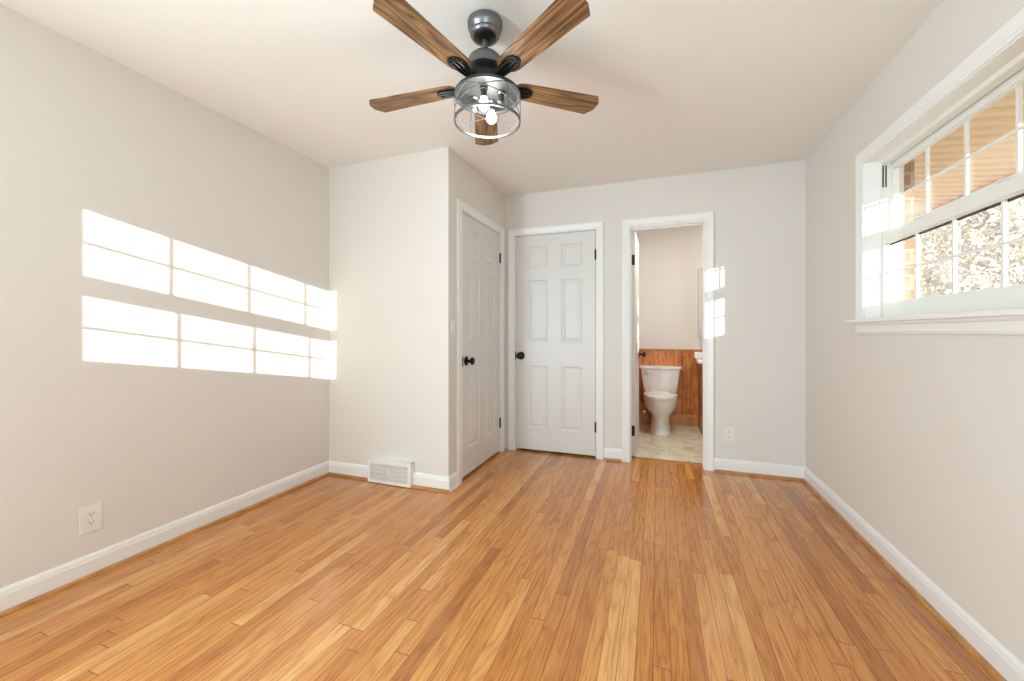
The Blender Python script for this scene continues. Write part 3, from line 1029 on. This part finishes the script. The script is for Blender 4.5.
# ------------------------------------------------------------------ bathroom
wz = 0.905
m = MB()
x = -1.42
pitch = 0.0915
while x < 0.0:
    x1 = min(x + pitch, 0.0)
    g = 0.005
    m.prism([(0, 0.0), (0, 0.004), (g, 0.010), (x1 - x - g, 0.010), (x1 - x, 0.004), (x1 - x, 0.0)], lambda u, v, t, x=x: (x + u, BY - v, t), 0.0, wz)
    x = x1
struct(m.make('wall_wainscot_back', 'panel'), 'reddish-brown vertical board panelling behind the toilet', 'wall')
m = MB()
y = WT
while y < BY - 0.012:
    y1 = min(y + pitch, BY - 0.011)
    m.prism([(0, 0.0), (0, 0.004), (g, 0.010), (y1 - y - g, 0.010), (y1 - y, 0.004), (y1 - y, 0.0)], lambda u, v, t, y=y: (-1.42 + v, y + u, t), 0.0, wz)
    y = y1
struct(m.make('wall_wainscot_side', 'panel'), 'reddish-brown board panelling on the bathroom wall behind the open door', 'wall')
m = MB()
m.box(-1.42, 0.0, BY - 0.024, BY, wz, wz + 0.018, 0.003)
m.box(-1.42, -1.396, WT, BY - 0.024, wz, wz + 0.018, 0.003)
struct(m.make('trim_%d' % tn, 'rail'), 'wood cap rail along the top of the bathroom panelling', 'trim'); tn += 1
m = MB()
m.prism([(0.010, 0.0), (0.022, 0.0), (0.022, 0.112), (0.017, 0.122), (0.014, 0.132), (0.010, 0.134)], lambda u, v, t: (t, BY - u, v), -1.41, 0.0)
struct(m.make('baseboard_bathroom', 'rail'), 'brown wood baseboard behind the toilet', 'baseboard')

# toilet
TX = -1.030
toi = thing('toilet', (TX, 1.25, 0), 'white two-piece toilet with closed lid against the wood panelling', 'toilet')


def oval(cx, cy, z, rx, ryf, ryb, n=36, sq=2.0):
    out = []
    for i in range(n):
        a = 2 * PI * i / n
        c, s_ = math.cos(a), math.sin(a)
        e = 2.0 / sq
        px = rx * math.copysign(abs(c) ** e, c)
        py = (ryb if s_ > 0 else ryf) * math.copysign(abs(s_) ** e, s_)
        out.append((cx + px, cy + py, z))
    return out


m = MB()
m.rings([oval(TX, 1.30, 0.0, 0.112, 0.285, 0.26, sq=2.6), oval(TX, 1.30, 0.012, 0.116, 0.290, 0.265, sq=2.6), oval(TX, 1.30, 0.03, 0.108, 0.280, 0.26, sq=2.6),
         oval(TX, 1.30, 0.09, 0.104, 0.265, 0.25, sq=2.4), oval(TX, 1.30, 0.16, 0.098, 0.258, 0.25, sq=2.3), oval(TX, 1.29, 0.205, 0.104, 0.270, 0.26, sq=2.2),
         oval(TX, 1.28, 0.235, 0.132, 0.300, 0.26, sq=2.1), oval(TX, 1.27, 0.275, 0.163, 0.318, 0.25, sq=2.1), oval(TX, 1.26, 0.32, 0.176, 0.322, 0.24, sq=2.1),
         oval(TX, 1.25, 0.360, 0.180, 0.320, 0.23, sq=2.1), oval(TX, 1.25, 0.385, 0.182, 0.320, 0.23, sq=2.1), oval(TX, 1.25, 0.392, 0.176, 0.313, 0.225, sq=2.1)])
m.box(TX - 0.105, TX + 0.105, 1.40, 1.595, 0.30, 0.392, 0.012, 3)
m.make('bowl', 'porcelain', toi, smooth=True)
m = MB()
m.rings([oval(TX, 1.25, 0.394, 0.182, 0.322, 0.185, sq=2.15), oval(TX, 1.25, 0.397, 0.186, 0.326, 0.19, sq=2.15), oval(TX, 1.25, 0.408, 0.186, 0.326, 0.19, sq=2.15), oval(TX, 1.25, 0.411, 0.182, 0.322, 0.187, sq=2.15)])
m.make('seat', 'porcelain', toi, smooth=True)
m = MB()
m.rings([oval(TX, 1.25, 0.4135, 0.180, 0.320, 0.185, sq=2.15), oval(TX, 1.25, 0.416, 0.184, 0.324, 0.19, sq=2.15), oval(TX, 1.25, 0.426, 0.184, 0.324, 0.19, sq=2.15), oval(TX, 1.25, 0.432, 0.176, 0.314, 0.184, sq=2.15), oval(TX, 1.25, 0.436, 0.10, 0.20, 0.12, sq=2.1)])
for dx in (-0.075, 0.075):
    m.box(TX + dx - 0.022, TX + dx + 0.022, 1.415, 1.445, 0.396, 0.434, 0.005, 2)
m.make('seat_lid', 'porcelain', toi, smooth=True)


def rrect(cx, cy, z, hx, hy, r, n=6):
    out = []
    for sx, sy, a0 in ((1, 1, 0), (-1, 1, PI / 2), (-1, -1, PI), (1, -1, 1.5 * PI)):
        for k in range(n):
            a = a0 + PI / 2 * k / (n - 1)
            out.append((cx + sx * (hx - r) + r * math.cos(a), cy + sy * (hy - r) + r * math.sin(a), z))
    return out


TY = 1.530
m = MB()
m.rings([rrect(TX, TY, 0.385, 0.150, 0.078, 0.03), rrect(TX, TY, 0.392, 0.176, 0.086, 0.03), rrect(TX, TY, 0.405, 0.184, 0.088, 0.03), rrect(TX, TY, 0.52, 0.203, 0.091, 0.03), rrect(TX, TY, 0.690, 0.224, 0.094, 0.03)])
m.make('tank', 'porcelain', toi, smooth=True)
m = MB()
m.rings([rrect(TX, TY, 0.690, 0.232, 0.099, 0.03), rrect(TX, TY, 0.694, 0.238, 0.103, 0.03), rrect(TX, TY, 0.714, 0.240, 0.104, 0.03), rrect(TX, TY, 0.724, 0.234, 0.099, 0.03), rrect(TX, TY, 0.728, 0.20, 0.07, 0.03)])
m.make('tank_lid', 'porcelain', toi, smooth=True)
m = MB()
m.lathe([(0.0, 1.437), (0.012, 1.437), (0.012, 1.424), (0.0, 1.424)], (TX - 0.175, 0, 0.655), 'Y', 16)
m.tube([(TX - 0.175, 1.420, 0.655), (TX - 0.15, 1.418, 0.653), (TX - 0.118, 1.420, 0.649)], [0.006, 0.0055, 0.0075], 10)
m.make('flush_lever', 'chrome', toi, smooth=True)
m = MB()
m.tube([(TX - 0.15, 1.50, 0.395), (TX - 0.158, 1.50, 0.33), (TX - 0.172, 1.52, 0.22), (TX - 0.180, 1.56, 0.17)], 0.005, 8)
m.lathe([(0.0, 1.535), (0.014, 1.535), (0.014, 1.56), (0.009, 1.56), (0.009, 1.625), (0.0, 1.625)], (TX - 0.180, 0, 0.165), 'Y', 14)
m.lathe([(0.0, 1.51), (0.018, 1.51), (0.018, 1.535), (0.0, 1.535)], (TX - 0.180, 0, 0.165), 'Y', 10)
m.make('supply_valve', 'chrome', toi, smooth=True)
for dx in (-0.098, 0.098):
    MB().lathe([(0.0, 0.034), (0.008, 0.031), (0.012, 0.020), (0.012, 0.008), (0.0, 0.008)], (TX + dx * 1.0, 1.34, 0), 'Z', 14).make('bolt_cap', 'porcelain', toi, smooth=True)

# vanity
VXa, VXb, VYa = -0.606, -0.03, 1.20
van = thing('bathroom_vanity', ((VXa + VXb) / 2, 1.40, 0), 'wooden vanity with white sink top, mostly hidden by the door casing', 'vanity')
m = MB()
m.box(VXa, VXb, VYa, BY - 0.026, 0.0, 0.79, 0.003)
m.make('cabinet_body', 'cabinet', van)
for a, b in ((VXa + 0.03, -0.33), (-0.315, VXb - 0.03)):
    d = MB().box(a, b, VYa - 0.018, VYa - 0.0005, 0.10, 0.74, 0.004).make('cabinet_door', 'cabinet', van)
    MB().lathe([(0.0, VYa - 0.042), (0.012, VYa - 0.040), (0.012, VYa - 0.032), (0.005, VYa - 0.028), (0.005, VYa - 0.018), (0.0, VYa - 0.018)], ((b - 0.03) if a < -0.4 else (a + 0.03), 0, 0.66), 'Y', 14).make('knob', 'bronze', d, smooth=True)
m = MB()
m.box(VXa - 0.042, VXb + 0.005, VYa - 0.04, BY - 0.024, 0.785, 0.825, 0.010, 3)
m.box(VXa - 0.040, VXb, BY - 0.050, BY - 0.024, 0.822, 0.895, 0.006)
m.make('sink_top', 'porcelain', van, smooth=True)
m = MB()
m.rings([oval((VXa + VXb) / 2, 1.38, 0.8262, 0.20, 0.14, 0.14), oval((VXa + VXb) / 2, 1.38, 0.8285, 0.195, 0.135, 0.135), oval((VXa + VXb) / 2, 1.38, 0.8265, 0.185, 0.125, 0.125)])
m.make('basin_rim', 'porcelain', van, smooth=True)
m = MB()
m.tube([((VXa + VXb) / 2, 1.56, 0.825), ((VXa + VXb) / 2, 1.56, 0.91), ((VXa + VXb) / 2, 1.53, 0.945), ((VXa + VXb) / 2, 1.47, 0.935), ((VXa + VXb) / 2, 1.45, 0.91)], 0.010, 10)
m.make('faucet', 'chrome', van, smooth=True)

# medicine cabinet over the vanity
mc = thing('medicine_cabinet', (-0.27, BY, 1.07), 'white mirror cabinet hanging over the vanity, one edge visible', 'cabinet')
MB().box(-0.606, -0.06, BY - 0.115, BY - 0.0005, 1.070, 1.880, 0.003).make('cabinet_body', 'cabinet_grey', mc)
d = MB().box(-0.608, -0.058, BY - 0.133, BY - 0.116, 1.068, 1.882, 0.003).make('cabinet_door', 'cabinet_grey', mc)
MB().box(-0.520, -0.095, BY - 0.1345, BY - 0.1331, 1.105, 1.845).make('mirror', 'mirror', d)

# ------------------------------------------------------------------ outside the window
slab('ground', 'ground', [(0.30, 60, -30, 60, -0.75, -0.60)], 'leaf-strewn yard outside the window', 'ground')
# soffit with grooves running out from the wall, falling gently outwards
m = MB()
SX0, SX1, SZ0, SL = 0.21, 1.08, 2.235, 0.09
y = -5.2
while y < 1.5:
    y1 = y + 0.105
    prof = [(0, 0.004), (0.004, -0.010), (0.050, -0.006), (0.096, 0.008), (0.105, 0.010), (0.105, 0.02), (0, 0.02)]
    m.rings([[(SX0, y + u, SZ0 + v) for u, v in prof], [(SX1, y + u, SZ0 - SL * (SX1 - SX0) + v) for u, v in prof]])
    y = y1
struct(m.make('trim_soffit', 'soffit'), 'tan grooved roof soffit outside the top of the window', 'trim')
zf = SZ0 - SL * (SX1 - SX0)
slab('trim_fascia', 'fascia', [(SX1, SX1 + 0.03, -5.2, 1.55, zf - 0.03, zf + 0.14)], 'tan fascia board along the eave outside', 'trim')
slab('wall_outside', 'brick', wall_with_hole('y', RY - 0.16, BY, 0.165, 0.215, [(WIN_Y[0] - 0.01, WIN_Y[1] + 0.004, WIN_Z[0] - 0.02, WIN_Z[1] + 0.02)]),
     'orange brick outer face of the house wall', 'wall')
m = MB()
for a, b in ((WIN_Y[1] - 0.008, WIN_Y[1] + 0.002), (WIN_Y[0] - 0.002, WIN_Y[0] + 0.008)):
    m.box(0.1505, 0.166, a, b, WIN_Z[0] - 0.01, WIN_Z[1] + 0.01)
m.box(0.1505, 0.166, WIN_Y[0] + 0.008, WIN_Y[1] - 0.008, WIN_Z[1] - 0.008, WIN_Z[1] + 0.01)
m.box(0.1505, 0.240, WIN_Y[0] + 0.008, WIN_Y[1] - 0.008, WIN_Z[0] - 0.018, WIN_Z[0] + 0.004)
struct(m.make('trim_brickmould', 'vinyl'), 'white outer window trim beside the brick', 'trim')


# trees
def tree(x, y, h, mat, seed, label, group):
    rnd = random.Random(seed)
    t = thing('tree', (x, y, -0.6), label, 'tree', group)
    tr = MB()
    br = tr
    lf = MB()
    top = Vector((x + rnd.uniform(-.4, .4), y + rnd.uniform(-.4, .4), -0.6 + h))
    b0 = Vector((x, y, -0.62))
    midp = b0.lerp(top, 0.5) + Vector((rnd.uniform(-.15, .15), rnd.uniform(-.15, .15), 0))
    tr.tube([b0, b0.lerp(midp, 0.5), midp, midp.lerp(top, 0.5), top], [0.14, 0.11, 0.085, 0.055, 0.02], 8)
    for k in range(40):
        f = rnd.uniform(0.14, 0.97)
        p = b0.lerp(top, f)
        a = rnd.uniform(0, 2 * PI)
        L = 1.15 * rnd.uniform(0.5, 1.0) * (1.2 - 0.55 * f)
        q = p + Vector((math.cos(a) * L, math.sin(a) * L, L * rnd.uniform(0.2, 0.9)))
        mdl = p.lerp(q, 0.5) + Vector((0, 0, -0.06 * L))
        br.tube([p, mdl, q], [0.028, 0.018, 0.006], 5)
        for j in range(4):
            s0 = p.lerp(q, rnd.uniform(0.3, 0.95))
            s1 = s0 + Vector((rnd.uniform(-1, 1), rnd.uniform(-1, 1), rnd.uniform(-0.2, 1))) * L * 0.4
            br.tube([s0, s1], [0.010, 0.003], 4)
            for i in range(46):
                c = s0.lerp(s1, rnd.uniform(0.1, 1.1)) + Vector([rnd.gauss(0, 0.21) for _ in range(3)])
                ax = Vector((rnd.gauss(0, 1), rnd.gauss(0, 1), rnd.gauss(0, 1))).normalized()
                bx = ax.cross(Vector((rnd.gauss(0, 1), rnd.gauss(0, 1), rnd.gauss(0, 1)))).normalized()
                sz = rnd.uniform(0.045, 0.10)
                sz *= 0.85
                lf.face([lf.v(c - ax * sz), lf.v(c + bx * sz * 0.55), lf.v(c + ax * sz), lf.v(c - bx * sz * 0.55)])
    tr.make('trunk', 'bark', t, smooth=True)
    lf.make('foliage', mat, t)
    return t


rt = random.Random(5)
spots = []
for attempt in range(4000):
    if len(spots) >= 34:
        break
    dist = 12.0 + 38.0 * rt.random() ** 0.85
    ang = math.radians(48.0 + 24.0 * rt.random())        # heading measured from +x
    p = (-1.06 + dist * math.cos(ang), -3.64 + dist * math.sin(ang))
    if all(math.hypot(p[0] - q[0], p[1] - q[1]) > 2.7 for q in spots):
        spots.append(p)
for n, (x, y) in enumerate(sorted(spots, key=lambda q: q[1])):
    d = math.hypot(x + 1.06, y + 3.64)
    tree(x, y, rt.uniform(5.5, 7.5) + d * 0.10, ['leaf_tan', 'leaf_grey', 'leaf_gold', 'leaf_tan'][n % 4], 100 + n, 'bare winter tree with sparse tan leaves outside the window', 'winter trees outside the window')
